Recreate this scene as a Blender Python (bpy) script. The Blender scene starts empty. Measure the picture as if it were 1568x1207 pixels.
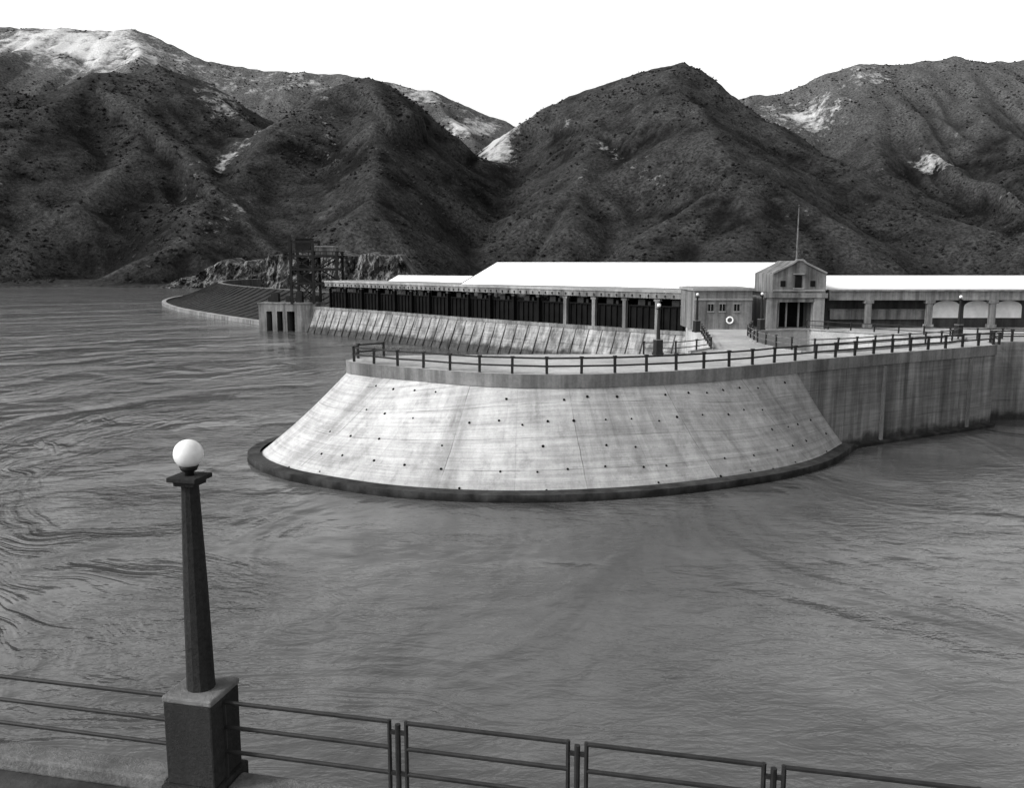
import bpy, math, random, bmesh
import numpy as np
from mathutils import Vector, Matrix
random.seed(4); rng = np.random.RandomState(7)
S = bpy.context.scene

# ------------------------------------------------------------ node helpers
class NT:
    def __init__(s, name, rough=0.85, spec=.5):
        s.m = bpy.data.materials.new(name); s.m.use_nodes = True
        s.t = s.m.node_tree; s.b = s.t.nodes['Principled BSDF']
        s.b.inputs['Roughness'].default_value = rough; s.b.inputs['Specular IOR Level'].default_value = spec
    def n(s, typ, **k):
        nd = s.t.nodes.new(typ)
        for a, v in k.items(): setattr(nd, a, v)
        return nd
    def l(s, a, b): s.t.links.new(a, b)
    def math(s, op, a, b=None, clamp=False):
        nd = s.n('ShaderNodeMath', operation=op); nd.use_clamp = clamp
        for i, v in enumerate((a, b)):
            if v is None: continue
            if isinstance(v, (int, float)): nd.inputs[i].default_value = v
            else: s.l(v, nd.inputs[i])
        return nd.outputs[0]
    def mrange(s, v, a, b, c, d):
        nd = s.n('ShaderNodeMapRange'); s.l(v, nd.inputs[0])
        for i, x in enumerate((a, b, c, d)): nd.inputs[i+1].default_value = x
        return nd.outputs[0]
    def noise(s, vec, scale, detail=4, rough=0.55, mp=None, dist=0):
        if mp:
            m = s.n('ShaderNodeMapping'); m.inputs['Scale'].default_value = mp[0]
            if len(mp) > 1: m.inputs['Rotation'].default_value = mp[1]
            s.l(vec, m.inputs[0]); vec = m.outputs[0]
        nd = s.n('ShaderNodeTexNoise'); s.l(vec, nd.inputs['Vector'])
        nd.inputs['Scale'].default_value = scale; nd.inputs['Detail'].default_value = detail
        nd.inputs['Roughness'].default_value = rough; nd.inputs['Distortion'].default_value = dist
        return nd.outputs['Fac']
    def gray(s, v, target='Base Color'):
        c = s.n('ShaderNodeCombineColor')
        for i in range(3): s.l(v, c.inputs[i])
        s.l(c.outputs[0], s.b.inputs[target])
    def bump(s, h, strength, dist, prev=None):
        nd = s.n('ShaderNodeBump'); nd.inputs['Strength'].default_value = strength
        nd.inputs['Distance'].default_value = dist; s.l(h, nd.inputs['Height'])
        if prev: s.l(prev, nd.inputs['Normal'])
        return nd.outputs[0]

def concrete(name, base, seams=None, wet=None, streak=0.35, fine=5.0, blotch=0.35, fv=.2, boards=False, shade_and_stains=False):
    t = NT(name, 0.95, .15)
    tc = t.n('ShaderNodeTexCoord'); P = tc.outputs['Object']; U = tc.outputs['UV']
    v = t.mrange(t.noise(P, 0.22, 5, 0.6), 0.3, 0.7, base*(1-blotch), base*(1+blotch))
    v = t.math('MULTIPLY', v, t.mrange(t.noise(P, fine, 4, 0.7), 0.25, 0.75, 1-fv, 1+fv))
    st = t.noise(P, 1.3, 4, 0.65, mp=((1, 1, 0.07),))
    v = t.math('MULTIPLY', v, t.mrange(st, 0.35, 0.62, 1-streak, 1.08))
    hgt = t.math('MULTIPLY', t.noise(P, fine*2, 4, 0.7), .018)
    if boards:
        bd = t.noise(U, 1.0, 2, 0.5, mp=((0.12, 3.2, 1),)); bd2 = t.noise(U, 1.0, 3, 0.6, mp=((0.5, 9.0, 1),))
        v = t.math('MULTIPLY', v, t.mrange(bd, .35, .65, .86, 1.12)); v = t.math('MULTIPLY', v, t.mrange(bd2, .3, .7, .86, 1.1))
        us = t.noise(U, 1.0, 3, 0.6, mp=((0.55, 0.02, 1),)); v = t.math('MULTIPLY', v, t.mrange(us, .32, .50, .66, 1.0))
        lk = t.noise(U, 1.0, 4, 0.65, mp=((1.6, 0.12, 1),)); v = t.math('MULTIPLY', v, t.mrange(lk, .28, .45, .72, 1.0))
        hgt = t.math('ADD', hgt, t.math('MULTIPLY', bd2, .012))
    if shade_and_stains:
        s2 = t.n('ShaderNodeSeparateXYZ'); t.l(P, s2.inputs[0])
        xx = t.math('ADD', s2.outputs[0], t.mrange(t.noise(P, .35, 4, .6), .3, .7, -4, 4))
        v = t.math('MULTIPLY', v, t.mrange(xx, -6, 22, 1.08, .68))  # left-to-right shade put into the colour; blotches below are stains
        e1 = t.noise(P, 0.8, 5, 0.7); v = t.math('MULTIPLY', v, t.mrange(e1, .32, .46, .76, 1.0))
        e2 = t.noise(P, 2.6, 4, 0.7); v = t.math('MULTIPLY', v, t.mrange(e2, .3, .42, .82, 1.0))
    if seams:
        for (bw, rh, dk, ms) in seams:
            br = t.n('ShaderNodeTexBrick', offset=0.0)
            dn = t.n('ShaderNodeTexNoise'); t.l(U, dn.inputs['Vector']); dn.inputs['Scale'].default_value = 0.8
            mx = t.n('ShaderNodeVectorMath', operation='MULTIPLY_ADD'); mx.inputs[1].default_value = (.12, .12, 0)
            t.l(dn.outputs['Color'], mx.inputs[0]); t.l(U, mx.inputs[2]); t.l(mx.outputs[0], br.inputs['Vector'])
            br.inputs['Scale'].default_value = 1; br.inputs['Brick Width'].default_value = bw
            br.inputs['Row Height'].default_value = rh; br.inputs['Mortar Size'].default_value = ms
            br.inputs['Mortar Smooth'].default_value = 0.6
            br.inputs['Color1'].default_value = (.5, .5, .5, 1); br.inputs['Color2'].default_value = (.62, .62, .62, 1)
            br.inputs['Bias'].default_value = 0
            pan = t.n('ShaderNodeRGBToBW'); t.l(br.outputs['Color'], pan.inputs[0])
            fade = t.mrange(t.noise(U, .5, 3, .6), .38, .62, .05, 1.0)
            bt = t.math('SUBTRACT', 1, t.math('MULTIPLY', t.math('MULTIPLY', br.outputs['Fac'], fade), 1-dk))
            pn = t.mrange(pan.outputs[0], 0.5, 0.62, 0.94, 1.06)
            v = t.math('MULTIPLY', v, t.math('MULTIPLY', bt, pn))
    if wet is not None:
        g = t.n('ShaderNodeNewGeometry'); sp = t.n('ShaderNodeSeparateXYZ'); t.l(g.outputs['Position'], sp.inputs[0])
        z = t.math('ADD', sp.outputs[2], t.mrange(t.noise(P, 0.9, 4), 0.3, 0.7, -.35, .35))
        v = t.math('MULTIPLY', v, t.mrange(z, wet-0.25, wet+0.35, 0.25, 1.0))
    t.gray(v); t.l(t.bump(hgt, 1, 1), t.b.inputs['Normal'])
    return t.m

def plain(name, c, rough=0.6, var=0.3, scale=3.0, spec=.5):
    t = NT(name, rough, spec); tc = t.n('ShaderNodeTexCoord')
    v = t.mrange(t.noise(tc.outputs['Object'], scale, 4, 0.65), 0.3, 0.7, c*(1-var), c*(1+var))
    t.gray(v)
    return t.m

M = {}
M['pier'] = concrete('pier_concrete', 0.40, seams=[(6.4, 2.15, 0.6, 0.035), (3.2, 50, 0.85, 0.02)], streak=0.15, blotch=.15, fv=.12, fine=9, boards=True, shade_and_stains=True)
M['wall'] = concrete('wall_concrete', 0.17, seams=[(7.0, 1.45, 0.6, 0.04)], wet=0.7, streak=0.5, blotch=.35, boards=True, fv=.1)
M['cap'] = concrete('cap_concrete', 0.16, streak=0.45)
M['skirt'] = concrete('skirt_concrete', 0.05, wet=0.3, streak=0.4)
M['deck'] = concrete('deck_concrete', 0.32, streak=0.1)
M['weir'] = concrete('weir_concrete', 0.26, wet=1.3, streak=0.6, seams=[(2.35, 1.6, .4, .07)], boards=True)
M['rib'] = concrete('rib_concrete', 0.09, wet=0.9, streak=0.5)
M['bldg'] = concrete('building_concrete', 0.17, streak=0.6, fine=3)
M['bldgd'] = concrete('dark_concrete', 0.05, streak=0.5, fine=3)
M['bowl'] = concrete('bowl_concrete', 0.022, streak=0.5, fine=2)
M['roof'] = plain('white_roof', 0.80, 0.6, 0.07, 0.6)
M['white'] = plain('white_paint_and_daylight', 0.7, 0.6, 0.15, 1.0)  # life ring paint; also brightness painted onto shed walls and wing arches
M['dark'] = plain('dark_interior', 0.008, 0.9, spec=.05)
M['steel'] = plain('dark_steel', 0.012, 0.6, 0.4, 2.0, spec=.12)
M['gate'] = plain('gate_steel', 0.005, 0.8, 0.5, 0.5, spec=.06)
M['rail'] = plain('painted_rail', 0.016, 0.6, 0.4, 6, spec=.2)
M['raill'] = plain('weathered_rail', 0.09, 0.7, 0.5, 2, spec=.2)
M['post'] = concrete('lamp_concrete', 0.024, streak=0.4, fine=18, fv=.4)
M['kerb'] = concrete('kerb_concrete', 0.24, streak=0.2, fine=9)
M['kerb2'] = concrete('pedestal_cap_concrete', 0.14, streak=0.4, fine=12)
M['kerb3'] = concrete('walkway_kerb_concrete', 0.13, streak=0.3, fine=14, fv=.4)
M['globe'] = plain('opal_glass', 0.66, 0.25, 0.12, 7)
M['glass'] = plain('window_glass', 0.02, 0.15)

# ------------------------------------------------------------ mesh helpers
class MB:
    def __init__(s): s.v = []; s.f = []
    def add(s, vs, fs):
        o = len(s.v); s.v += [tuple(v) for v in vs]; s.f += [tuple(i+o for i in f) for f in fs]; return s
    def box(s, c, size, rot=0.0):
        cx, cy, cz = c; a, b, d = [q/2 for q in size]; co, si = math.cos(rot), math.sin(rot)
        vs = [(cx+x*co-y*si, cy+x*si+y*co, cz+z) for z in (-d, d) for x, y in ((-a, -b), (a, -b), (a, b), (-a, b))]
        return s.add(vs, [(3, 2, 1, 0), (4, 5, 6, 7), (0, 1, 5, 4), (1, 2, 6, 5), (2, 3, 7, 6), (3, 0, 4, 7)])
    def beam(s, p, q, w, h=None, n=4):
        h = h or w; p = Vector(p); q = Vector(q); d = (q-p).normalized()
        up = Vector((0, 0, 1)) if abs(d.z) < .95 else Vector((0, 1, 0))
        a = d.cross(up).normalized(); b = a.cross(d).normalized()
        vs = []
        for e in (p, q):
            for i in range(n):
                an = 2*math.pi*(i+.5)/n; r = 1/math.cos(math.pi/n)
                vs.append(e + a*(w/2*math.cos(an)*r) + b*(h/2*math.sin(an)*r))
        fs = [tuple(range(n))[::-1], tuple(range(n, 2*n))] + [(i, (i+1) % n, n+(i+1) % n, n+i) for i in range(n)]
        return s.add(vs, fs)
    def lathe(s, prof, c, n=24, rot=0):
        vs = []; fs = []
        for r, z in prof:
            for i in range(n):
                a = 2*math.pi*i/n+rot; vs.append((c[0]+r*math.cos(a), c[1]+r*math.sin(a), c[2]+z))
        for k in range(len(prof)-1):
            for i in range(n):
                j = (i+1) % n; fs.append((k*n+i, k*n+j, (k+1)*n+j, (k+1)*n+i))
        fs.append(tuple(range(n))[::-1]); fs.append(tuple(range((len(prof)-1)*n, len(prof)*n)))
        return s.add(vs, fs)
    def prism(s, poly, z0, z1):
        n = len(poly)
        return s.add([(x, y, z0) for x, y in poly]+[(x, y, z1) for x, y in poly],
                     [tuple(range(n))[::-1], tuple(range(n, 2*n))]+[(i, (i+1) % n, n+(i+1) % n, n+i) for i in range(n)])
    def obj(s, name, mat, parent=None, bevel=0, smooth=False, uv=None, loc=None):
        me = bpy.data.meshes.new(name); me.from_pydata(s.v, [], s.f); me.update()
        ob = bpy.data.objects.new(name, me); S.collection.objects.link(ob); me.materials.append(mat)
        if uv:
            l = me.uv_layers.new(name='UVMap')
            for lp in me.loops: l.data[lp.index].uv = uv[lp.vertex_index]
        if smooth:
            for p in me.polygons: p.use_smooth = True
        if bevel:
            m = ob.modifiers.new('bevel', 'BEVEL'); m.width = bevel; m.segments = 2; m.limit_method = 'ANGLE'
        if parent: ob.parent = parent
        return ob
def empty(name, loc=(0, 0, 0), rot=0):
    e = bpy.data.objects.new(name, None); S.collection.objects.link(e); e.location = loc; e.rotation_euler = (0, 0, rot)
    e.empty_display_size = 0.2; return e
def catmull(pts, sub):
    P = [np.array(p, float) for p in pts]; P = [2*P[0]-P[1]]+P+[2*P[-1]-P[-2]]; out = []
    for i in range(1, len(P)-2):
        for k in range(sub):
            t = k/sub; a, b, c, d = P[i-1], P[i], P[i+1], P[i+2]
            out.append(.5*((2*b)+(-a+c)*t+(2*a-5*b+4*c-d)*t*t+(-a+3*b-3*c+d)*t**3))
    out.append(P[-2]); return out
def cum(pts):
    s = [0]
    for a, b in zip(pts[:-1], pts[1:]): s.append(s[-1]+float(np.linalg.norm(np.array(b)-np.array(a))))
    return s
def resample(pts, step):
    c = np.array(cum(pts)); P = np.array(pts); n = max(2, int(round(c[-1]/step))+1); t = np.linspace(0, c[-1], n)
    return [np.array([np.interp(q, c, P[:, k]) for k in range(P.shape[1])]) for q in t]
def offset(pts, d):
    out = []
    for i in range(len(pts)):
        a = pts[max(0, i-1)]; b = pts[min(len(pts)-1, i+1)]; t = np.array(b[:2])-np.array(a[:2]); t = t/np.linalg.norm(t)
        out.append(np.array([pts[i][0]+t[1]*d, pts[i][1]-t[0]*d]))
    return out
def strip(pa, za, pb, zb, name, mat, parent, smooth=False, rows=1, sag=0, uscale=1):
    b = MB(); n = len(pa); uv = []; ca = cum(pa)
    for r in range(rows+1):
        f = r/rows
        for i in range(n):
            p = (1-f)*np.array(pa[i][:2])+f*np.array(pb[i][:2])
            z = (1-f)*za+f*zb-sag*math.sin(math.pi*f)
            b.v.append((p[0], p[1], z)); ln = math.dist((pa[i][0], pa[i][1], za), (pb[i][0], pb[i][1], zb))
            uv.append((ca[i]*uscale, (1-f)*ln))
    for r in range(rows):
        for i in range(n-1): b.f.append((r*n+i, (r+1)*n+i, (r+1)*n+i+1, r*n+i+1))
    return b.obj(name, mat, parent, smooth=smooth, uv=uv)

# ------------------------------------------------------------ camera, world, sun
cam = bpy.data.cameras.new('camera'); co = bpy.data.objects.new('camera', cam); S.collection.objects.link(co)
co.location = (0, 0, 14); co.rotation_euler = (math.radians(90-8.52), 0, 0)
cam.sensor_width = 36; cam.lens = 31.18; cam.clip_end = 12000; cam.clip_start = .1; S.camera = co
sd = Vector((-0.85, -0.30, 0.70)).normalized()
w = bpy.data.worlds.new('World'); S.world = w; w.use_nodes = True; nt = w.node_tree; bg = nt.nodes['Background']
sky = nt.nodes.new('ShaderNodeTexSky'); sky.sky_type = 'NISHITA'; sky.sun_disc = False
sky.sun_elevation = math.asin(sd.z); sky.sun_rotation = math.atan2(sd.x, sd.y); sky.dust_density = 4; sky.air_density = 1.2
hs = nt.nodes.new('ShaderNodeHueSaturation'); hs.inputs['Saturation'].default_value = 0.0
tcw = nt.nodes.new('ShaderNodeTexCoord'); spw = nt.nodes.new('ShaderNodeSeparateXYZ'); nt.links.new(tcw.outputs['Generated'], spw.inputs[0])
mrw = nt.nodes.new('ShaderNodeMapRange'); mrw.interpolation_type = 'SMOOTHSTEP'
nt.links.new(spw.outputs[2], mrw.inputs[0])
for i, x in enumerate((0.22, 0.75, 2.6, 1.1)): mrw.inputs[i+1].default_value = x
nzw = nt.nodes.new('ShaderNodeTexNoise'); nzw.inputs['Scale'].default_value = 2.2; nzw.inputs['Detail'].default_value = 5
nt.links.new(tcw.outputs['Generated'], nzw.inputs['Vector'])
mr2 = nt.nodes.new('ShaderNodeMapRange'); nt.links.new(nzw.outputs['Fac'], mr2.inputs[0])
for i, x in enumerate((0.3, 0.7, .92, 1.1)): mr2.inputs[i+1].default_value = x
mm = nt.nodes.new('ShaderNodeMath'); mm.operation = 'MULTIPLY'; nt.links.new(mrw.outputs[0], mm.inputs[0]); nt.links.new(mr2.outputs[0], mm.inputs[1])
vm = nt.nodes.new('ShaderNodeVectorMath'); vm.operation = 'SCALE'
nt.links.new(sky.outputs[0], hs.inputs['Color']); nt.links.new(hs.outputs[0], vm.inputs[0]); nt.links.new(mm.outputs[0], vm.inputs[3])
nt.links.new(vm.outputs[0], bg.inputs[0]); bg.inputs[1].default_value = 0.13
sl = bpy.data.lights.new('sun', 'SUN'); sl.energy = 2.0; sl.angle = math.radians(4); sl.color = (1, .995, .985)
so = bpy.data.objects.new('sun', sl); S.collection.objects.link(so); so.rotation_euler = (-sd).to_track_quat('-Z', 'Y').to_euler()
S.view_settings.view_transform = 'Standard'; S.view_settings.look = 'None'; S.view_settings.exposure = 0

# ------------------------------------------------------------ water
t = NT('silty_water', 0.13); tc = t.n('ShaderNodeTexCoord'); P = tc.outputs['Object']
sp = t.n('ShaderNodeSeparateXYZ'); t.l(P, sp.inputs[0])
wn = t.n('ShaderNodeTexNoise'); t.l(P, wn.inputs['Vector']); wn.inputs['Scale'].default_value = .045; wn.inputs['Detail'].default_value = 3
ws_ = t.n('ShaderNodeSeparateColor'); t.l(wn.outputs['Color'], ws_.inputs[0])
dx = t.math('ADD', t.math('ADD', sp.outputs[0], -6), t.mrange(ws_.outputs[0], 0, 1, -16, 16))
dy = t.math('ADD', t.math('ADD', sp.outputs[1], -72), t.mrange(ws_.outputs[1], 0, 1, -16, 16))
rad = t.math('SQRT', t.math('ADD', t.math('MULTIPLY', dx, dx), t.math('MULTIPLY', dy, dy)))
ang = t.math('ARCTAN2', dx, t.math('MULTIPLY', dy, -1))
cx_ = t.n('ShaderNodeCombineXYZ'); t.l(rad, cx_.inputs[0]); t.l(t.math('MULTIPLY', ang, 9), cx_.inputs[1])
Q = cx_.outputs[0]
swA = t.noise(Q, .50, 3, .55, mp=((1, .55, 1),)); swB = t.noise(Q, .13, 2, .5, mp=((1, .5, 1),))
msk = t.mrange(t.noise(Q, .07, 2, .55, mp=((1, .8, 1),)), .42, .60, 0, 1)
left = t.mrange(t.math('ADD', sp.outputs[0], t.mrange(ws_.outputs[2], 0, 1, -12, 12)), -16, 6, 1, .10)
big = t.noise(P, 0.11, 5, 0.62, dist=.8)
v = t.mrange(big, 0.32, 0.68, 0.055, 0.098)
v = t.math('MULTIPLY', v, t.mrange(t.noise(P, .9, 4, .65, mp=((1, .6, 1),)), .3, .7, .93, 1.07))
t.gray(v); t.b.inputs['IOR'].default_value = 1.33
rip = t.noise(P, 1.1, 3, 0.6, mp=((.6, 1.2, 1), (0, 0, .35)), dist=.5)
fine = t.noise(P, 5.5, 2, 0.6, mp=((.8, 1.2, 1),))
flow = t.noise(P, 0.12, 3, 0.5, mp=((.8, .5, 1), (0, 0, .5)), dist=1.2)
h = t.math('ADD', t.math('MULTIPLY', flow, .8), t.math('MULTIPLY', t.math('MULTIPLY', swB, .9), left))
h = t.math('ADD', h, t.math('MULTIPLY', t.math('MULTIPLY', swA, .46), t.math('MULTIPLY', msk, left)))
mk2 = t.mrange(t.noise(P, .05, 3, .6, mp=((.7, 1.2, 1),), dist=1), .40, .62, .30, 1.15)
h = t.math('ADD', h, t.math('MULTIPLY', t.math('ADD', t.math('MULTIPLY', rip, .13), t.math('MULTIPLY', fine, .022)), mk2))
t.l(t.bump(h, 1, 1), t.b.inputs['Normal'])
MB().add([(-5000, -400, 0), (5000, -400, 0), (5000, 9000, 0), (-5000, 9000, 0)], [(0, 1, 2, 3)]).obj('water', t.m)

# ------------------------------------------------------------ hills
def vn(x, y, seed):
    r = np.random.RandomState(seed).rand(256, 256); xi = np.floor(x).astype(int); yi = np.floor(y).astype(int)
    fx = x-xi; fy = y-yi; fx = fx*fx*(3-2*fx); fy = fy*fy*(3-2*fy); a = xi & 255; b = yi & 255; a1 = (xi+1) & 255; b1 = (yi+1) & 255
    return (r[a, b]*(1-fx)+r[a1, b]*fx)*(1-fy)+(r[a, b1]*(1-fx)+r[a1, b1]*fx)*fy
def fbm(x, y, seed, o=5, g=.5):
    s = 0; a = 1; tot = 0
    for i in range(o): s = s+a*vn(x*2**i+13.7*i, y*2**i+7.1*i, seed+i); tot += a; a *= g
    return s/tot*2-1
ridges = [
 ([(-21, 850, 108), (10, 900, 145), (42, 905, 166), (80, 905, 184), (125, 905, 197), (165, 900, 206), (221, 850, 158), (253, 770, 105), (281, 700, 70), (340, 600, 28)], .53),
 ([(150, 880, 190), (150, 760, 140), (165, 650, 80)], .62),
 ([(80, 905, 178), (70, 800, 125), (50, 690, 70)], .66),
 ([(-8, 760, 62), (-37, 820, 108), (-84, 820, 149), (-115, 805, 167), (-132, 800, 172), (-150, 795, 167), (-168, 780, 157), (-197, 720, 120), (-206, 640, 70), (-200, 540, 26)], .57),
 ([(-120, 770, 150), (-110, 700, 112), (-95, 600, 55)], .66),
 ([(-640, 800, 215), (-500, 800, 182), (-388, 750, 146), (-361, 780, 170), (-309, 820, 185), (-277, 860, 177), (-235, 870, 150)], .55),
 ([(-361, 780, 168), (-350, 660, 98), (-330, 560, 45)], .66), ([(-309, 820, 183), (-290, 700, 112), (-280, 590, 48)], .70),
 ([(-1100, 1350, 370), (-800, 1320, 345), (-660, 1300, 338), (-523, 1300, 333), (-425, 1300, 294), (-334, 1300, 278), (-243, 1300, 272), (-169, 1300, 262), (-114, 1300, 251), (-59, 1300, 229), (1, 1300, 205), (120, 1320, 200)], .55),
 ([(-523, 1300, 333), (-440, 1100, 235), (-370, 980, 180)], .6), ([(-114, 1300, 251), (-60, 1150, 175), (-30, 1020, 120)], .62),
 ([(-243, 1300, 272), (-190, 1120, 190)], .6),
 ([(200, 1260, 205), (320, 1200, 229), (353, 1200, 230), (403, 1200, 254), (454, 1200, 266), (521, 1200, 268), (580, 1200, 274), (647, 1200, 271), (800, 1200, 285), (1100, 1250, 330)], .55),
 ([(454, 1200, 266), (400, 1040, 170), (372, 900, 100)], .6), ([(580, 1200, 274), (520, 1000, 168), (500, 850, 110), (470, 700, 55)], .6),
 ([(800, 1200, 285), (680, 950, 190), (620, 760, 110), (560, 620, 50)], .58)]
xs = np.arange(-950, 1100.1, 3.4)
ys = [300.0]
while ys[-1] < 1750: ys.append(ys[-1]+(3.0 if ys[-1] < 900 else 5.5))
ys = np.array(ys); X, Y = np.meshgrid(xs, ys)
wx = X+15*fbm(X/75, Y/75, 11, 3); wy = Y+15*fbm(X/75, Y/75, 31, 3)
H = np.full(X.shape, -40.0)
for k, (pl, sl_) in enumerate(ridges):
    best = np.full(X.shape, 1e9); zz = np.zeros(X.shape); ss = np.zeros(X.shape); side = np.zeros(X.shape); acc = 0
    for a, b in zip(pl[:-1], pl[1:]):
        dx, dy = b[0]-a[0], b[1]-a[1]; L2 = dx*dx+dy*dy; L = math.sqrt(L2)
        tr = ((wx-a[0])*dx+(wy-a[1])*dy)/L2; tt = np.clip(tr, 0, 1)
        d = np.hypot(wx-a[0]-tt*dx, wy-a[1]-tt*dy); m = d < best
        best = np.where(m, d, best); zz = np.where(m, a[2]+tt*(b[2]-a[2]), zz); ss = np.where(m, acc+tt*L, ss)
        side = np.where(m, np.arctan2(wy-a[1]-tt*dy, wx-a[0]-tt*dx), side); acc += L
    g = fbm(ss/36+k*9, side*1.6+20+best/420, 50+k, 3, .5)
    g = .5*g+.6*(1-2.2*np.abs(fbm(ss/52+k*5, side*1.3+40+best/520, 150+k, 3, .45)))-.15
    dd = best/(1+9/(best+1))
    h = zz-sl_*dd*(1+.36*g)
    kk = 4.5; H = kk*np.logaddexp(H/kk, h/kk)
amp = np.clip(H/40, 0.05, 1)
H = H+amp*(3.5*fbm(X/45, Y/45, 71, 4, .5)-3.5*np.abs(fbm(X/28, Y/28, 91, 3, .5))+.7*fbm(X/7, Y/7, 95, 2))
shore = 478+14*fbm(X/90, Y/90, 5, 3)-np.clip((X+40)/200, 0, 1)*180
plainz = np.clip((Y-shore)*0.12, -8, 3.5)+.5*fbm(X/9, Y/9, 8, 3)
H = np.where(Y > shore, np.maximum(H, plainz), np.minimum(H, plainz))
H = np.where((Y > shore), H, np.minimum(H, -1.0))
def bl(px, py, rx, ry, an=0, s=1):
    c, n = math.cos(an), math.sin(an); u = (X-px)*c+(Y-py)*n; v_ = -(X-px)*n+(Y-py)*c
    return s*np.exp(-(u/rx)**2-(v_/ry)**2)
bare = (bl(-18, 880, 18, 50, 0, 1.2)+bl(-60, 1200, 20, 130, -.35, 1.05)+bl(352, 1130, 45, 50, .5, .9)+bl(430, 930, 13, 26, .3, 1.1)+bl(450, 1160, 28, 50, 0, .7)
        + bl(-620, 1240, 85, 80, 0, 1.0)+bl(-540, 1230, 60, 60, 0, .65)+bl(-470, 1180, 50, 80, 0, .55)+bl(-215, 705, 8, 60, -.2, .6)+bl(-250, 800, 22, 50, .3, .7)+bl(-400, 640, 14, 40, .2, .9)
        + bl(85, 760, 6, 50, .4, .5)+bl(100, 700, 5, 40, .5, .35)+bl(-330, 1250, 160, 60, 0, .45)+bl(-150, 745, 7, 55, .3, .45)+bl(-185, 590, 6, 35, .0, .4)+bl(-130, 1270, 40, 30, 0, .85)
        + bl(0, 900, 60, 12, .3, .65))
gx, gy = np.gradient(H); curv = np.gradient(gx, axis=0)+np.gradient(gy, axis=1)
bare = bare*(.75+.9*fbm(X/18, Y/18, 44, 5, .62))+.2*np.clip(fbm(X/60, Y/60, 47, 3)*2, 0, 1)*np.clip(-curv*.8, 0, 1)
tus = np.clip((Y-930)/250, 0, 1)*.5+np.clip((H-100)/120, 0, 1)*.25+bl(-560, 1250, 200, 150, 0, .6)+np.clip(-curv*.5, -.3, .5)*.3
ny, nx = X.shape; V = np.stack([X, Y, H], -1).reshape(-1, 3); I = np.arange(nx*ny).reshape(ny, nx)
F = np.stack([I[:-1, :-1], I[:-1, 1:], I[1:, 1:], I[1:, :-1]], -1).reshape(-1, 4)
keep = (V[F][:, :, 2].max(1) > -2.5); F = F[keep]
me = bpy.data.meshes.new('hills'); me.from_pydata(V.tolist(), [], F.tolist()); me.update()
for nm, arr in (('bare', bare), ('tussock', tus)):
    at = me.attributes.new(nm, 'FLOAT', 'POINT'); at.data.foreach_set('value', arr.reshape(-1).astype(np.float32))
me.polygons.foreach_set('use_smooth', [True]*len(me.polygons))
hills = bpy.data.objects.new('hills', me); S.collection.objects.link(hills)
t = NT('scrubby_hillside', 0.95, .05); tc = t.n('ShaderNodeTexCoord'); P = tc.outputs['Object']
ab = t.n('ShaderNodeAttribute', attribute_name='bare').outputs['Fac']; at_ = t.n('ShaderNodeAttribute', attribute_name='tussock').outputs['Fac']
n1 = t.noise(P, 0.018, 5, .62); n2 = t.noise(P, 0.42, 3, .7)
base = t.mrange(n1, .38, .64, .009, .040)
base = t.math('MAXIMUM', t.math('ADD', base, t.math('MULTIPLY', at_, .075)), .006)
scr = t.mrange(t.math('ADD', n2, t.math('MULTIPLY', n1, .3)), .50, .80, 1.5, .4)
base = t.math('MULTIPLY', base, scr)
bm = t.mrange(t.math('ADD', ab, t.mrange(t.noise(P, .13, 4, .72), .3, .7, -.4, .4)), .35, .95, 0, 1)
base = t.math('ADD', base, t.math('MULTIPLY', bm, .38))
t.gray(base); t.l(t.bump(n2, .8, 1.3), t.b.inputs['Normal']); me.materials.append(t.m)

# scrub: one merged mesh of bushes
ico_v = [(0, 0, 1), (.89, 0, .45), (.28, .85, .45), (-.72, .53, .45), (-.72, -.53, .45), (.28, -.85, .45), (.95, .3, -.4), (-.1, 1, -.4), (-1, .25, -.4), (-.5, -.85, -.4), (.65, -.75, -.4)]
ico_f = [(0, 1, 2), (0, 2, 3), (0, 3, 4), (0, 4, 5), (0, 5, 1), (1, 6, 2), (2, 7, 3), (3, 8, 4), (4, 9, 5), (5, 10, 1), (1, 10, 6), (2, 6, 7), (3, 7, 8), (4, 8, 9), (5, 9, 10)]
ico_v = np.array(ico_v); ico_f = np.array(ico_f)
N = 26000; cand = rng.randint(0, nx*ny, 300000); cv = V[cand]; br_ = bare.reshape(-1)[cand]
dens = fbm(cv[:, 0]/30, cv[:, 1]/30, 123, 4)
ok = (cv[:, 2] > 2) & (np.abs(cv[:, 0]) < cv[:, 1]*.66) & (cv[:, 1] < 1300) & (dens > rng.rand(len(cv))*.5-.2) & (br_ < .5); cv = cv[ok][:N]
n = len(cv); r = (.45+1.1*rng.rand(n)**2); j = cv+np.c_[rng.uniform(-2, 2, n), rng.uniform(-2, 2, n), np.zeros(n)]
VV = j[:, None, :]+ico_v[None]*r[:, None, None]*np.array([1, 1, .75])*(1+.35*rng.randn(n, 11, 1)*.6)
FF = (ico_f[None]+(np.arange(n)*11)[:, None, None]).reshape(-1, 3)
ms = bpy.data.meshes.new('scrub'); ms.from_pydata(VV.reshape(-1, 3).tolist(), [], FF.tolist()); ms.update()
ms.materials.append(plain('scrub_foliage', .018, .95, .6, .2, spec=.05)); so_ = bpy.data.objects.new('scrub', ms); S.collection.objects.link(so_)

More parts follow.
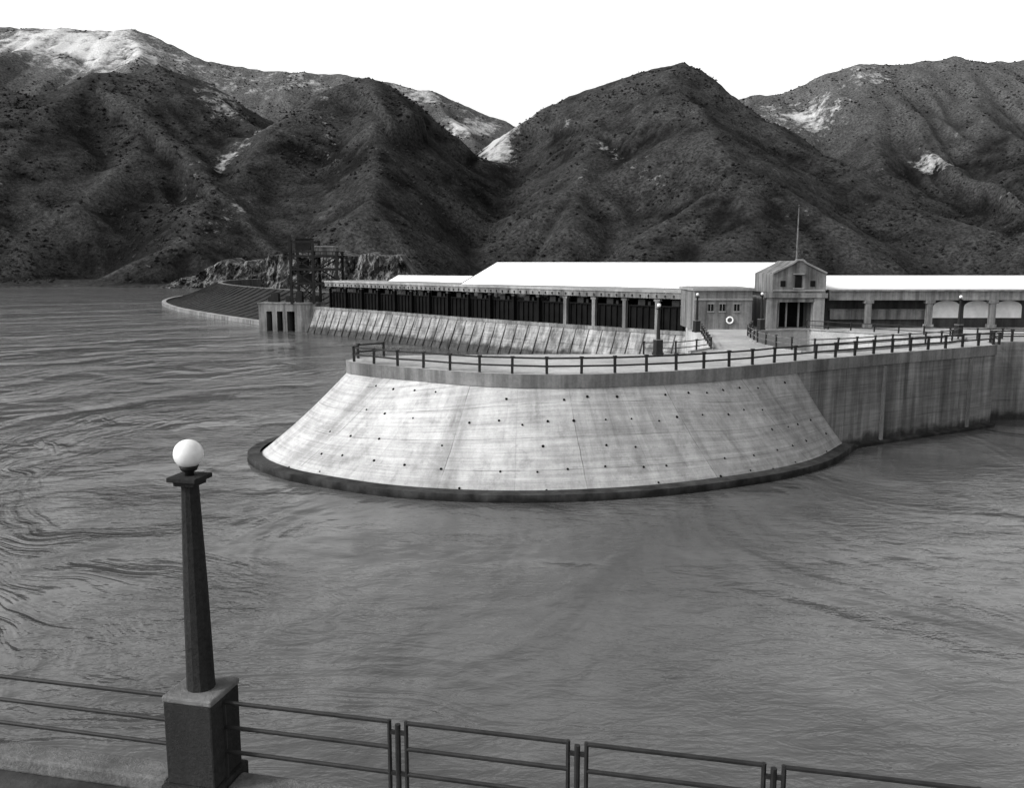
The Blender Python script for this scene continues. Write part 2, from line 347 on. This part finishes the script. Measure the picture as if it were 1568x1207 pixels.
# rock bluff on the far shore
bx = np.linspace(0, 1, 220); bz = np.linspace(0, 1, 18); BX, BZ = np.meshgrid(bx, bz)
wx_ = -190+BX*142; hgt = (9+9*np.clip(BX*1.8, 0, 1)+3.5*fbm(BX*16, BX*0, 6, 4))*np.clip((1-BX)*14, 0, 1)*np.clip(BX*5, 0.1, 1)
zz = -1+BZ*(hgt+1); yy = 474-22*BX+9*BZ**1.5+9*fbm(BX*30, BZ*2, 61, 5, .7)
vb = np.stack([wx_, yy, zz], -1).reshape(-1, 3); vtop = np.stack([wx_[-1], yy[-1]+26, zz[-1]+1], -1)
ii = np.arange(220*18).reshape(18, 220); fb = np.stack([ii[:-1, :-1], ii[:-1, 1:], ii[1:, 1:], ii[1:, :-1]], -1).reshape(-1, 4).tolist()
o = 220*18; fb += [(int(ii[-1, k]), int(ii[-1, k+1]), o+k+1, o+k) for k in range(219)]
t = NT('bluff_rock', .95, .1); tc = t.n('ShaderNodeTexCoord'); P = tc.outputs['Object']
t.gray(t.math('MULTIPLY', t.mrange(t.noise(P, .14, 6, .75), .40, .66, .012, .22), t.mrange(t.noise(P, .9, 4, .7, mp=((1, 1, .35),)), .3, .7, .5, 1.4)))
t.l(t.bump(t.noise(P, .7, 5, .7), 1, 1.0), t.b.inputs['Normal'])
b = MB(); b.v = [tuple(q) for q in vb.tolist()+vtop.tolist()]; b.f = [tuple(q) for q in fb]; b.obj('rock_bluff', t.m)

# ------------------------------------------------------------ railings
def railing(path, name, zb, h=1.05, step=2.3, mat=None, pw=.17, rails=(1.0, .52), rw=.09, mat2=None):
    e = empty(name); R = resample(path, step); P_ = MB(); Q = MB()
    jit = [random.uniform(-.025, .025) for _ in R]
    for i, p in enumerate(R):
        q = R[min(i+1, len(R)-1)]-R[max(0, i-1)]; an_ = math.atan2(q[1], q[0])
        P_.beam((p[0], p[1], zb), (p[0]+jit[i], p[1]+jit[i]*.5, zb+h), pw, pw)
        P_.box((p[0]+jit[i], p[1]+jit[i]*.5, zb+h+.02), (pw+.06, pw+.06, .05), an_)
    for i, (a, c) in enumerate(zip(R[:-1], R[1:])):
        for rz in rails: Q.beam((a[0], a[1], zb+rz*h-.06+jit[i]*.8), (c[0], c[1], zb+rz*h-.06+jit[i+1]*.8), rw, rw*1.2)
    P_.obj('posts', mat or M['rail'], e); Q.obj('rails', mat2 or mat or M['rail'], e); return e

# ------------------------------------------------------------ pier (training-wall nose)
top = [(-6, 66.8), (-9, 66.2), (-11.2, 64.8), (-11.7, 62.8), (-10.4, 61.2), (-8.1, 59.5), (-6.2, 58.3), (-4.4, 57.1), (-1.8, 55.8), (.65, 55.1), (3.5, 55), (6.4, 55.5), (9.5, 56.5), (12.7, 57.9), (16.2, 59.9), (20.2, 62.5)]
bot = [(-8, 73), (-14, 71.5), (-17.8, 67.8), (-18.6, 63.5), (-17.4, 60.0), (-14.6, 56.6), (-11.3, 54.3), (-7.5, 52.3), (-3.3, 51.2), (.6, 50.9), (4.6, 51.3), (8.7, 52.3), (13, 54.1), (17.6, 56.7), (21.6, 60.2), (25.2, 65.4)]
T = catmull(top, 8); B = catmull(bot, 8)
pier = empty('concrete_pier')
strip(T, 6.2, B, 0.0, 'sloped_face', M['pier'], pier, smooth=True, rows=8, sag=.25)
Bo = offset(B, .62); Bo2 = offset(B, .54)
strip(offset(B, -.35), .52, Bo2, .46, 'footing_top', M['skirt'], pier, smooth=True)
strip(Bo2, .46, Bo, -.6, 'footing_face', M['skirt'], pier, smooth=True)
right = [(20.2, 62.5), (24.4, 65.15), (28.9, 67.9), (33.6, 70.6), (38.4, 73.3), (41.0, 74.9)]
loop_front = T+[np.array(p) for p in right[1:]]
strip(offset(loop_front, .12), 7.0, offset(loop_front, .12), 6.15, 'parapet_band', M['cap'], pier)
strip(loop_front, 7.0, offset(loop_front, .12), 7.0, 'parapet_top', M['kerb'], pier)
strip(loop_front, 6.15, offset(loop_front, .12), 6.15, 'parapet_soffit', M['cap'], pier)
wl = resample([np.array(p) for p in [(19, 61.75)]+right[0:]], 1.0); strip(wl, 6.17, wl, -1, 'vertical_wall', M['wall'], pier)
wl2 = resample([np.array(p) for p in [(41.0, 74.9), (41.6, 77.6), (48, 78), (90, 80)]], 1.0)
strip(wl2, 6.99, wl2, -1, 'far_wall', M['wall'], pier)
so1 = offset(resample([np.array(p) for p in right[1:]], 1), .45)
strip(offset(so1, -.45), .3, so1, .22, 'wall_footing_top', M['skirt'], pier); strip(so1, .22, so1, -.6, 'wall_footing_face', M['skirt'], pier)
pb = MB()
for k in (28.6, 38.0):
    yy_ = np.interp(k, [p[0] for p in right], [p[1] for p in right]); pb.box((k+.05, yy_-.06, 2.95), (.3, .16, 6.2), .53)
pb.obj('joint_pilasters', M['cap'], pier)
hb = MB(); c = cum(T)
for row, f in enumerate((.10, .30, .52, .72, .90)):
    s = 12+(row % 2)*.8
    while s < c[-1]-1.2:
        i = min(np.searchsorted(c, s), len(T)-2)
        if random.random() < .8:
            ff = f+random.uniform(-.02, .02); a = T[i]*(1-ff)+B[i]*ff; z = 6.2*(1-ff)-.25*math.sin(math.pi*ff)
            nx_ = B[i]-T[i]; nn = Vector((nx_[0], nx_[1], 0)).normalized()*.72+Vector((0, 0, .7)); p = Vector((a[0], a[1], z))
            sz = random.uniform(.1, .17); hb.beam(p-nn*.05, p+nn*.04, sz, sz, 8)
        s += 1.6+random.uniform(-.25, .25)
hb.obj('tie_bolts', M['dark'], pier)
outer = [tuple(p) for p in T]+[p for p in right[1:]]+[(41.6, 77.6), (48, 78), (90, 80), (90, 135), (26, 135), (22, 112), (19.6, 99), (19.2, 91), (18.6, 86), (16.2, 71), (13.5, 67.9), (10, 67.4), (0, 67.2)]
inner = [(24, 88.5), (21.8, 82), (20.9, 75), (21.4, 70), (22.8, 67.6), (25.5, 68.6), (33, 73.2), (37.5, 76), (39.6, 78.6), (41.5, 80.5), (30.5, 91.5)]
bmx = bmesh.new()
def ring(pts, z): vs = [bmx.verts.new((p[0], p[1], z)) for p in pts]; return vs, [bmx.edges.new((vs[i], vs[(i+1) % len(vs)])) for i in range(len(vs))]
vo, eo = ring(outer, 6.98); vi, ei = ring(inner, 6.98); bmesh.ops.triangle_fill(bmx, use_beauty=True, edges=eo+ei)
for vs, lo in ((vi, -1), (vo[-10:]+[vo[0]], -1)):
    k = len(vs); lw = [bmx.verts.new((q.co.x, q.co.y, lo)) for q in vs]
    for i in range(k if vs is vi else k-1): bmx.faces.new((vs[i], vs[(i+1) % k], lw[(i+1) % k], lw[i]))
bmesh.ops.recalc_face_normals(bmx, faces=bmx.faces)
dm = bpy.data.meshes.new('deck'); bmx.to_mesh(dm); bmx.free(); dm.materials.append(M['deck'])
do = bpy.data.objects.new('deck', dm); S.collection.objects.link(do); do.parent = pier
kb = MB()
for path in (inner+[inner[0]], [(19.0, 88), (18.5, 84), (16.3, 71.5), (13.7, 68.2)]):
    R = resample([np.array(p) for p in path], 1.5)
    for a, c_ in zip(R[:-1], R[1:]): kb.beam((a[0], a[1], 7.07), (c_[0], c_[1], 7.07), .24, .16)
kb.obj('basin_kerb', M['kerb'], pier)
edge = offset(T[10:]+[np.array(p) for p in right[1:]], -.25)
railing(edge, 'pier_railing', 7.0, 1.05, 2.2)
railing([np.array(p) for p in [(10, 67.1), (13.3, 67.6), (16, 71), (18.4, 86)]], 'pier_railing', 7.0, .95, 2.6, pw=.12, rw=.06, mat2=M['raill'])
railing([np.array(p) for p in inner[:9]], 'basin_railing', 7.15, .95, 2.2, pw=.12, rw=.07, mat2=M['raill'])
railing([np.array(p) for p in [(30.5, 91.9), (41.9, 80.4), (48, 80.8), (80, 82)]], 'court_railing', 7.0, .95, 2.4, pw=.12, rw=.06)
railing([np.array(p) for p in [(41.4, 75.2), (42, 77.9), (48, 78.3), (90, 80.3)]], 'dam_railing', 7.0, 1.0, 2.4)

# ------------------------------------------------------------ spillway weir with ribs, gates and gallery
crest = catmull([(-39, 177), (-30, 168), (-21.5, 159), (-8.9, 144.5), (1.55, 133.5), (10.6, 124.5), (18.5, 117), (23, 113)], 10)
weir = empty('spillway_weir')
cr = resample(crest, 1.0); base_ = offset(cr, 2.3); mid_ = offset(cr, .75)
strip(cr, 5.0, mid_, 3.2, 'crest_face', M['weir'], weir, smooth=True, rows=3, sag=-.12)
strip(mid_, 3.2, base_, -.5, 'lower_face', M['weir'], weir, smooth=True, rows=3)
strip(offset(cr, -1.6), 5.08, offset(cr, .3), 5.08, 'crest_top', M['bldg'], weir); strip(offset(cr, .3), 5.08, offset(cr, .32), 4.62, 'crest_nosing', M['bldg'], weir)
rb = MB(); R = resample(crest, 2.35); R0 = offset(R, .02); R1 = offset(R, .74); R2 = offset(R, 2.28)
for a, b_, c_ in zip(R0, R1, R2):
    rb.beam((a[0], a[1], 4.9), (b_[0], b_[1], 3.2), .13, .24); rb.beam((b_[0], b_[1], 3.25), (c_[0], c_[1], -.4), .13, .24)
rb.obj('ribs', M['rib'], weir)
gal = empty('gate_gallery')
G = resample(crest, 5.2)[1:]; gb = MB(); cb = MB(); xb = MB(); cbd = MB()
Gi = offset(G, -.55); Gj = offset(G, -.1); Gk = offset(G, -7)
for i, (a, c_) in enumerate(zip(Gi[:-1], Gi[1:])):
    tp = 8.1
    d = (c_-a); L = np.linalg.norm(d); mid = (a+c_)/2; an = math.atan2(d[1], d[0])
    gb.box((mid[0], mid[1], (5.0+tp)/2), (L+.02, .25, tp-5.0), an)
    for q in (.12, .31, .5, .69, .88):
        pq = a+(c_-a)*q; gb.box((pq[0]-.12, pq[1]-.12, 6.6), (.14, .3, 3.1), an)
    gb.box((mid[0]-.1, mid[1]-.1, tp+.05), (L-.9, .45, .2), an)
    xb.box((mid[0], mid[1], 8.6), (1.1, .9, .8), an); xb.box((mid[0]+.9*d[0]/L*1.2, mid[1]+.9*d[1]/L*1.2, 8.5), (.4, .5, .5), an)
for i, a in enumerate(G):
    d = G[min(i+1, len(G)-1)]-G[max(0, i-1)]; an = math.atan2(d[1], d[0])
    p = Gj[i]
    if p[0] > 4.5:
        cb.box((p[0]-.05, p[1]-.05, 7.05), (.55, .5, 4.1), an); cb.box((p[0]-.05, p[1]-.05, 8.95), (.9, .6, .3), an)
    else:
        gb.box((p[0]-.05, p[1]-.05, 7.05), (.3, .5, 4.1), an); cbd.box((p[0]-.05, p[1]-.05, 8.95), (.55, .6, .3), an)
    p2 = Gk[i]; cbd.box((p2[0], p2[1], 7.05), (.6, .6, 4.1), an)
g0 = resample(crest, 1.0)[4:]; ga = offset(g0, .45); gz = offset(g0, -8.2)
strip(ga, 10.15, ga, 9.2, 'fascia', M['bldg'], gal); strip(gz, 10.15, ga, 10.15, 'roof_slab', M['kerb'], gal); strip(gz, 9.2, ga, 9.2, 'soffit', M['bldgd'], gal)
gc = offset(g0, .6); strip(gc, 10.28, gc, 9.98, 'cornice', M['kerb'], gal); strip(gz, 10.28, gc, 10.28, 'cornice_top', M['kerb'], gal)
gd = offset(g0, .52)
R = resample(gd, 1.3); tb = MB()
for p in R: tb.box((p[0], p[1], 9.5), (.16, .16, .34), .8)
tb.obj('fascia_brackets', M['bldgd'], gal)
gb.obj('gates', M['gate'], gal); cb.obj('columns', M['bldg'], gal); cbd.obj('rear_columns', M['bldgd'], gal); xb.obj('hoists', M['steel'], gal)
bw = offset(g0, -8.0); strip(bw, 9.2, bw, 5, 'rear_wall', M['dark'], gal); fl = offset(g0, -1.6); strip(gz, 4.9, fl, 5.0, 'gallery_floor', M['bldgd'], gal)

# end block with three sluice openings
eb = empty('sluice_block'); cx, cy = -44.6, 182.0
b = MB(); ux = np.array([1, -.12]); ux = ux/np.linalg.norm(ux); uy = np.array([-ux[1], ux[0]])
def pt(u, v_): q = np.array([cx, cy])+ux*u+uy*v_; return q[0], q[1]
ang = math.atan2(ux[1], ux[0])
for u0, u1 in ((-6.3, -4.7), (-3.5, -2.5), (-1.3, -.4), (1.2, 5.6)):
    b.box((*pt((u0+u1)/2, 0), 1.5), (u1-u0, 6, 5), ang)
b.box((*pt(-.35, 0), 4.75), (11.9, 6, 1.5), ang); b.box((*pt(-.35, 0), 5.62), (12.3, 6.3, .24), ang)
b.obj('block', M['bldg'], eb)
MB().box((*pt(-.35, 1.5), 2), (11, 2, 3.9), ang).obj('sluice_dark', M['dark'], eb)
b = MB()
for u, v_, sx, sz in ((-3.8, 0, 1.6, 1.8), (-1.2, .5, 1.0, 1.1), (1.6, -.8, 1.3, 2.2), (4.4, .5, 2.0, 1.2), (-5.2, 1, .9, 1.0)):
    b.box((*pt(u, v_), 5.74+sz/2), (sx, 1.2, sz), ang); b.box((*pt(u, v_), 5.74+sz+.06), (sx*.6, .8, .24), ang)
b.obj('winches', M['steel'], eb, bevel=.05)
railing([np.array(pt(-6, 2.6)), np.array(pt(5.5, 2.6))], 'sluice_railing', 5.74, 1.1, 1.8, pw=.12, rw=.08)

# gantry crane
gc_ = empty('gantry_crane'); b = MB(); xL, xM, xR = -43.7, -39.3, -34.6; yA, yB = 177, 183
for y in (yA, yB):
    for x, zt in ((xL, 19.0), (xM, 18.2), (xR, 16.0)): b.beam((x, y, 5.6), (x, y, zt), .5)
    for z in (9.6, 12.4, 15): b.beam((xL, y, z), (xR, y, z), .45)
    b.beam((xL, y, 17.8), (xM, y, 17.8), .4)
    for z0, z1 in ((5.7, 9.6), (9.6, 12.4), (12.4, 15.0)):
        b.beam((xL, y, z0), (xM, y, z1), .24); b.beam((xM, y, z0), (xL, y, z1), .24)
    b.beam((xM, y, 12.4), (xR, y, 15), .24); b.beam((xR, y, 9.6), (xM, y, 12.4), .24)
    b.beam((xL-1.3, y, 15.9), (xR+.6, y, 15.9), .2); b.beam((xL-1.3, y, 15), (xR+.6, y, 15), .3)
    for k in range(9): b.beam((xL-1.3+k*1.2, y, 15), (xL-1.3+k*1.2, y, 15.9), .12)
for x in (xL, xM, xR):
    for z in (9.6, 12.4, 15): b.beam((x, yA, z), (x, yB, z), .3)
b.box((-41.4, 180, 12.45), (4.4, 6, .2)); b.box((-39.2, 180, 15.0), (9.5, 6, .18)); b.box((-41.5, 180, 10.6), (2.2, 3, 2.0)); b.box((-41.5, 179, 13.6), (1.6, 2, 2.2))
b.obj('frame', M['steel'], gc_)
MB().box((-41.6, 180, 17.3), (2.9, 3, 2.1)).box((-41.6, 180, 18.45), (3.4, 3.4, .2)).obj('winch_house', M['steel'], gc_)
MB().box((-37.2, 180, 16.0), (3.4, 3.4, 1.6)).obj('machinery_cab', M['bldg'], gc_); MB().box((-37.2, 180, 16.9), (3.9, 3.8, .2)).obj('cab_roof', M['kerb'], gc_)

# curved bowl weir, far left
bw_ = empty('curved_weir')
cb_ = catmull([(-122, 372), (-126, 340), (-116, 298), (-97, 258), (-75, 224), (-56, 198), (-49, 188)], 8)
inn = offset(cb_, -17)
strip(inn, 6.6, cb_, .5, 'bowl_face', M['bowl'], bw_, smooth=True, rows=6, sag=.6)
strip(offset(cb_, -.3), .95, offset(cb_, 1.0), .9, 'lip', M['kerb'], bw_); strip(offset(cb_, 1.0), .9, offset(cb_, 1.05), -.5, 'lip_face', M['bldg'], bw_)
rr = MB(); R = resample(cb_, 5)
for a, c_ in zip(offset(R, -.5), offset(R, -16.7)):
    pp = [(a[0]*(1-f)+c_[0]*f, a[1]*(1-f)+c_[1]*f, .5+6.1*f-.6*math.sin(math.pi*f)+.12) for f in np.linspace(0, 1, 6)]
    for u_, v_ in zip(pp[:-1], pp[1:]): rr.beam(u_, v_, .35, .25)
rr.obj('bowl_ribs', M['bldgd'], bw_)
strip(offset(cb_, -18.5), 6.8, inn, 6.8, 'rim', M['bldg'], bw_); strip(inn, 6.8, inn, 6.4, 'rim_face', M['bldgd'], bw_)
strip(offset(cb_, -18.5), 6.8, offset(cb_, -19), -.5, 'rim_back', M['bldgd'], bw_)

# ------------------------------------------------------------ long shed
def gable(name, p0, p1, depth, z0, ze, zr, over=.6, wallmat=None, roofmat=None, extra=None):
    e = empty(name); p0 = np.array(p0, float); p1 = np.array(p1, float); d = (p1-p0)/np.linalg.norm(p1-p0); n_ = np.array([-d[1], d[0]])
    if n_[1] < 0: n_ = -n_
    q = lambda u, v_, z: tuple((p0+d*u+n_*v_).tolist())+(z,)
    L = np.linalg.norm(p1-p0); D2 = depth/2
    b = MB(); vs = [q(0, 0, z0), q(L, 0, z0), q(L, depth, z0), q(0, depth, z0), q(0, 0, ze), q(L, 0, ze), q(L, depth, ze), q(0, depth, ze), q(0, D2, zr), q(L, D2, zr)]
    b.add(vs, [(0, 1, 5, 4), (2, 3, 7, 6), (1, 2, 6, 9, 5), (3, 0, 4, 8, 7)]); b.obj('walls', wallmat or M['bldg'], e)
    sl = (zr-ze)/D2; r = MB(); th = .18
    for s_, (va, vb_) in enumerate(((-over, D2), (depth+over, D2))):
        za = ze-over*sl+.05; zb = zr+.05
        vs = [q(-over, va, za), q(L+over, va, za), q(L+over, vb_, zb), q(-over, vb_, zb)]; vs += [(x, y, z+th) for x, y, z in vs]
        r.add(vs, [(0, 3, 2, 1), (4, 5, 6, 7), (0, 1, 5, 4), (1, 2, 6, 5), (2, 3, 7, 6), (3, 0, 4, 7)])
    r.obj('roof', roofmat or M['roof'], e)
    bd = MB()
    for u in (-over-.06, L+over+.06):
        for va in (-over, depth+over): bd.beam(q(u, va, ze-over*sl), q(u, D2, zr), .12, .55)
    bd.obj('bargeboards', M['bldgd'], e)
    return e, q, L
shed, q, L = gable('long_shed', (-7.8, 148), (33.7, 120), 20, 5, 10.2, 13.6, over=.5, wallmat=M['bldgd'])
b = MB()
for k in range(12):
    u = 2+k*4; a = q(u, -.05, 8.2); c_ = q(u+2.2, -.05, 8.2); b.beam(a, c_, .1, 1.4)
b.obj('windows', M['glass'], shed)
ws, q, L = gable('screen_shed', (-24, 169), (-9.0, 160), 9, 5, 9.6, 11.1, over=.4, wallmat=M['white'])  # white walls put the brightness showing between the mullions into the colour
b = MB()
for k in range(8): u = k*(L/7); b.beam(q(u, -.1, 5), q(u, -.1, 9.5), .32, .3)
b.beam(q(0, -.12, 9.2), q(L, -.12, 9.2), .3, .5); b.beam(q(0, -.12, 7.2), q(L, -.12, 7.2), .3, .4); b.obj('mullions', M['steel'], ws)

# valve house with windows
hb_ = empty('valve_house'); MB().box((21.9, 96, 8.95), (6.0, 7.4, 4.1)).obj('walls', M['bldg'], hb_)
MB().box((21.9, 96, 11.12), (6.4, 7.8, .28)).box((21.9, 92.26, 10.1), (6.02, .12, .18)).obj('parapet', M['kerb'], hb_)
b = MB(); fr = MB()
for x in (20.6, 21.8, 23.3):
    b.box((x, 92.28, 9.25), (.5, .06, .7)); fr.box((x, 92.27, 8.82), (.72, .16, .1)); fr.box((x, 92.27, 9.66), (.72, .12, .1)); fr.box((x, 92.24, 9.25), (.04, .05, .7))
b.obj('windows', M['dark'], hb_); fr.obj('window_frames', M['kerb'], hb_)
me_ = MB(); n1_, n2_ = 24, 8
for i in range(n1_):
    for k in range(n2_):
        a = 2*math.pi*i/n1_; c_ = 2*math.pi*k/n2_; r_ = .32+.08*math.cos(c_); me_.v.append((22.6+r_*math.cos(a), 92.12+.08*math.sin(c_), 7.95+r_*math.sin(a)))
        i2 = (i+1) % n1_; k2 = (k+1) % n2_; me_.f.append((i*n2_+k, i2*n2_+k, i2*n2_+k2, i*n2_+k2))
me_.obj('life_ring', M['white'], smooth=True)

# portal house
ph = empty('portal_house'); x0, x1 = 26.5, 32.5; xm = (x0+x1)/2; b = MB()
yf = 93.0
b.box((x0+.55, yf, 8.6), (1.1, 1.0, 3.24)); b.box((x1-.55, yf, 8.6), (1.1, 1.0, 3.24)); b.box((xm, yf, 10.47), (6.5, 1.3, .5)); b.box((xm, yf+.05, 10.0), (3.8, .8, .44))
b.box((x0+.5, yf+4, 8.6), (.9, 6.9, 3.24)); b.box((x1-.5, yf+4, 8.6), (.9, 6.9, 3.24))
pg = [(x0+.5, 10.72), (x1+.1, 10.72), (x1+.1, 12.7), (xm+.9, 13.75), (xm+.55, 14.05), (xm-.05, 14.05), (xm-.4, 13.75), (x0+.5, 12.7)]
n_ = len(pg); b.add([(x, yf-.3, z) for x, z in pg]+[(x, yf+6.5, z) for x, z in pg], [tuple(range(n_)), tuple(range(n_, 2*n_))[::-1]]+[(i, n_+i, n_+(i+1) % n_, (i+1) % n_) for i in range(n_)])
b.obj('walls', M['bldg'], ph, bevel=.04)
MB().box((xm, yf+3, 8.6), (3.8, .3, 3.2)).box((xm+.2, yf-.33, 11.9), (.7, .06, 1.3)).box((xm-1.4, yf-.33, 11.7), (.5, .06, .6)).box((xm+1.7, yf-.33, 11.7), (.5, .06, .6)).obj('openings', M['dark'], ph)
b = MB()
for a, c_ in zip(pg[2:], pg[3:]): b.beam((a[0], yf-.35, a[1]+.08), (c_[0], yf-.35, c_[1]+.08), .3, .18)
b.box((xm+.2, yf-.42, 12.7), (1.1, .2, .12)); b.box((xm+.2, yf-.42, 11.2), (1.1, .2, .12)); b.box((xm+.3, yf-.38, 11.0), (5.4, .14, .14))
for x in (x0+1.75, xm-.4, xm+.9): b.box((x, yf+1.4, 8.5), (.16, .16, 3.0))
b.obj('copings', M['kerb'], ph)
fp = empty('flagpole'); MB().lathe([(.11, 0), (.09, 2), (.06, 5.2), (.02, 5.6)], (xm+.2, yf+.6, 14.0), 10).lathe([(.02, 5.6), (.1, 5.7), (.02, 5.8)], (xm+.2, yf+.6, 14.0), 10).obj('pole', M['raill'], fp)

# right wing
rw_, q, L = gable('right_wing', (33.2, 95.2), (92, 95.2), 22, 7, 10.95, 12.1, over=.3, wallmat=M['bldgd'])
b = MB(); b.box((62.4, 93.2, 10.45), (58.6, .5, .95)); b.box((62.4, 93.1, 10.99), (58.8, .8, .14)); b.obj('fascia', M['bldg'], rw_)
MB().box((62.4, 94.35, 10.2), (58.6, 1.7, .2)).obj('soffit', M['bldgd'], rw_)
b = MB()
for x in (37.3, 43.7, 50.3, 57, 63.6, 70.2): b.box((x, 93.2, 8.5), (.55, .6, 3.0)); b.box((x, 93.2, 9.8), (.95, .7, .34)); b.box((x, 93.2, 7.25), (.8, .8, .4))
b.obj('columns', M['bldg'], rw_, bevel=.03)
MB().box((39, 94.9, 8.35), (10.2, .3, 1.0)).box((39, 94.88, 8.9), (10.4, .5, .12)).obj('low_panel', M['bldg'], rw_)
b = MB()
for k in range(7):
    xa = 45+k*3.3; pts = [(xa, 8.0), (xa+2.9, 8.0)]+[(xa+1.45+1.45*math.cos(a), 9.2+.65*math.sin(a)) for a in np.linspace(0, math.pi, 9)]
    b.add([(x, 95.12, z) for x, z in pts], [tuple(range(len(pts)))])
b.obj('painted_daylight_arches', M['white'], rw_)  # white panels paint in the daylight seen through open arches

# ------------------------------------------------------------ lamp posts
def lamp(loc, rot=0.0):
    e = empty('street_lamp', loc, rot)
    MB().box((0, 0, .1), (.66, .66, .2)).box((0, 0, .66), (.56, .56, .92)).obj('pedestal', M['post'], e, bevel=.02)
    MB().box((0, 0, 1.155), (.58, .58, .07)).obj('pedestal_cap', M['kerb2'], e, bevel=.02)
    MB().lathe([(.15, 1.18), (.145, 1.26), (.125, 2.3), (.088, 3.42)], (0, 0, 0), 12).obj('column', M['post'], e, smooth=False)
    MB().box((0, 0, 3.44), (.24, .24, .05)).box((0, 0, 3.49), (.33, .33, .05)).obj('bracket_plate', M['post'], e, bevel=.01)
    MB().lathe([(.05, 3.515), (.045, 3.55), (.08, 3.57), (.10, 3.62), (.08, 3.62)], (0, 0, 0), 20).obj('globe_holder', M['steel'], e, smooth=True)
    MB().lathe([(max(.002, .15*math.sin(a)), 3.74-.15*math.cos(a)) for a in np.linspace(0.05, math.pi-.05, 24)], (0, 0, 0), 36).obj('globe', M['globe'], e, smooth=True)
    return e
lamp((-3.33, 8.93, 8.3), -.22)
for p in ((11, 66.6, 7.0), (18.4, 88.4, 7.0), (25.4, 90.5, 7.0), (41.6, 82.6, 7), (52, 82.5, 7)): lamp(p, .3)

# ------------------------------------------------------------ near walkway and its railing
dirv = np.array([1, -.2195]); dirv = dirv/np.linalg.norm(dirv); nor = np.array([dirv[1], -dirv[0]]); nor = -nor if nor[1] > 0 else nor
an = math.atan2(dirv[1], dirv[0]); P0 = np.array([-3.36, 8.9])
def wp(s, o_=0): r_ = P0+dirv*s+nor*o_; return float(r_[0]), float(r_[1])
ww = empty('dam_walkway')
MB().prism([wp(-40, -.42), wp(60, -.42), wp(60, 3.6), wp(-40, 3.6)], 7.7, 8.28).obj('slab', M['bldgd'], ww)
MB().prism([wp(-40, -.2), wp(60, -.2), wp(60, 3.2), wp(-40, 3.2)], -2, 7.7).obj('dam_wall', M['wall'], ww)
MB().prism([wp(-40, -.2), wp(-.36, -.2), wp(-.36, .12), wp(-40, .12)], 8.28, 8.46).prism([wp(.36, -.2), wp(60, -.2), wp(60, .12), wp(.36, .12)], 8.28, 8.46).obj('kerb', M['kerb3'], ww, bevel=.03)
fr_ = empty('walkway_railing'); b = MB()
sts = [2.25+1.84*k for k in range(10)]; lst = [-2.95-1.84*k for k in range(8)]; spans = []
prev = .30
for s in sts: spans.append((prev, s-.09)); prev = s+.09
prev = -.30
for s in lst: spans.append((s+.09, prev)); prev = s-.09
for a, c_ in spans:
    for z in (9.36, 9.08, 8.80): b.beam((*wp(a), z), (*wp(c_), z), .042, .042, 8)
    for s in (a, c_): b.beam((*wp(s), 8.45), (*wp(s), 9.38), .04, .04, 6)
for s in sts+lst:
    b.beam((*wp(s), 8.45), (*wp(s), 9.34), .055, .055, 8); b.box((*wp(s), 8.8), (.2, .03, .04), an); b.box((*wp(s), 9.25), (.2, .03, .04), an)
b.obj('rails_and_posts', M['rail'], fr_)
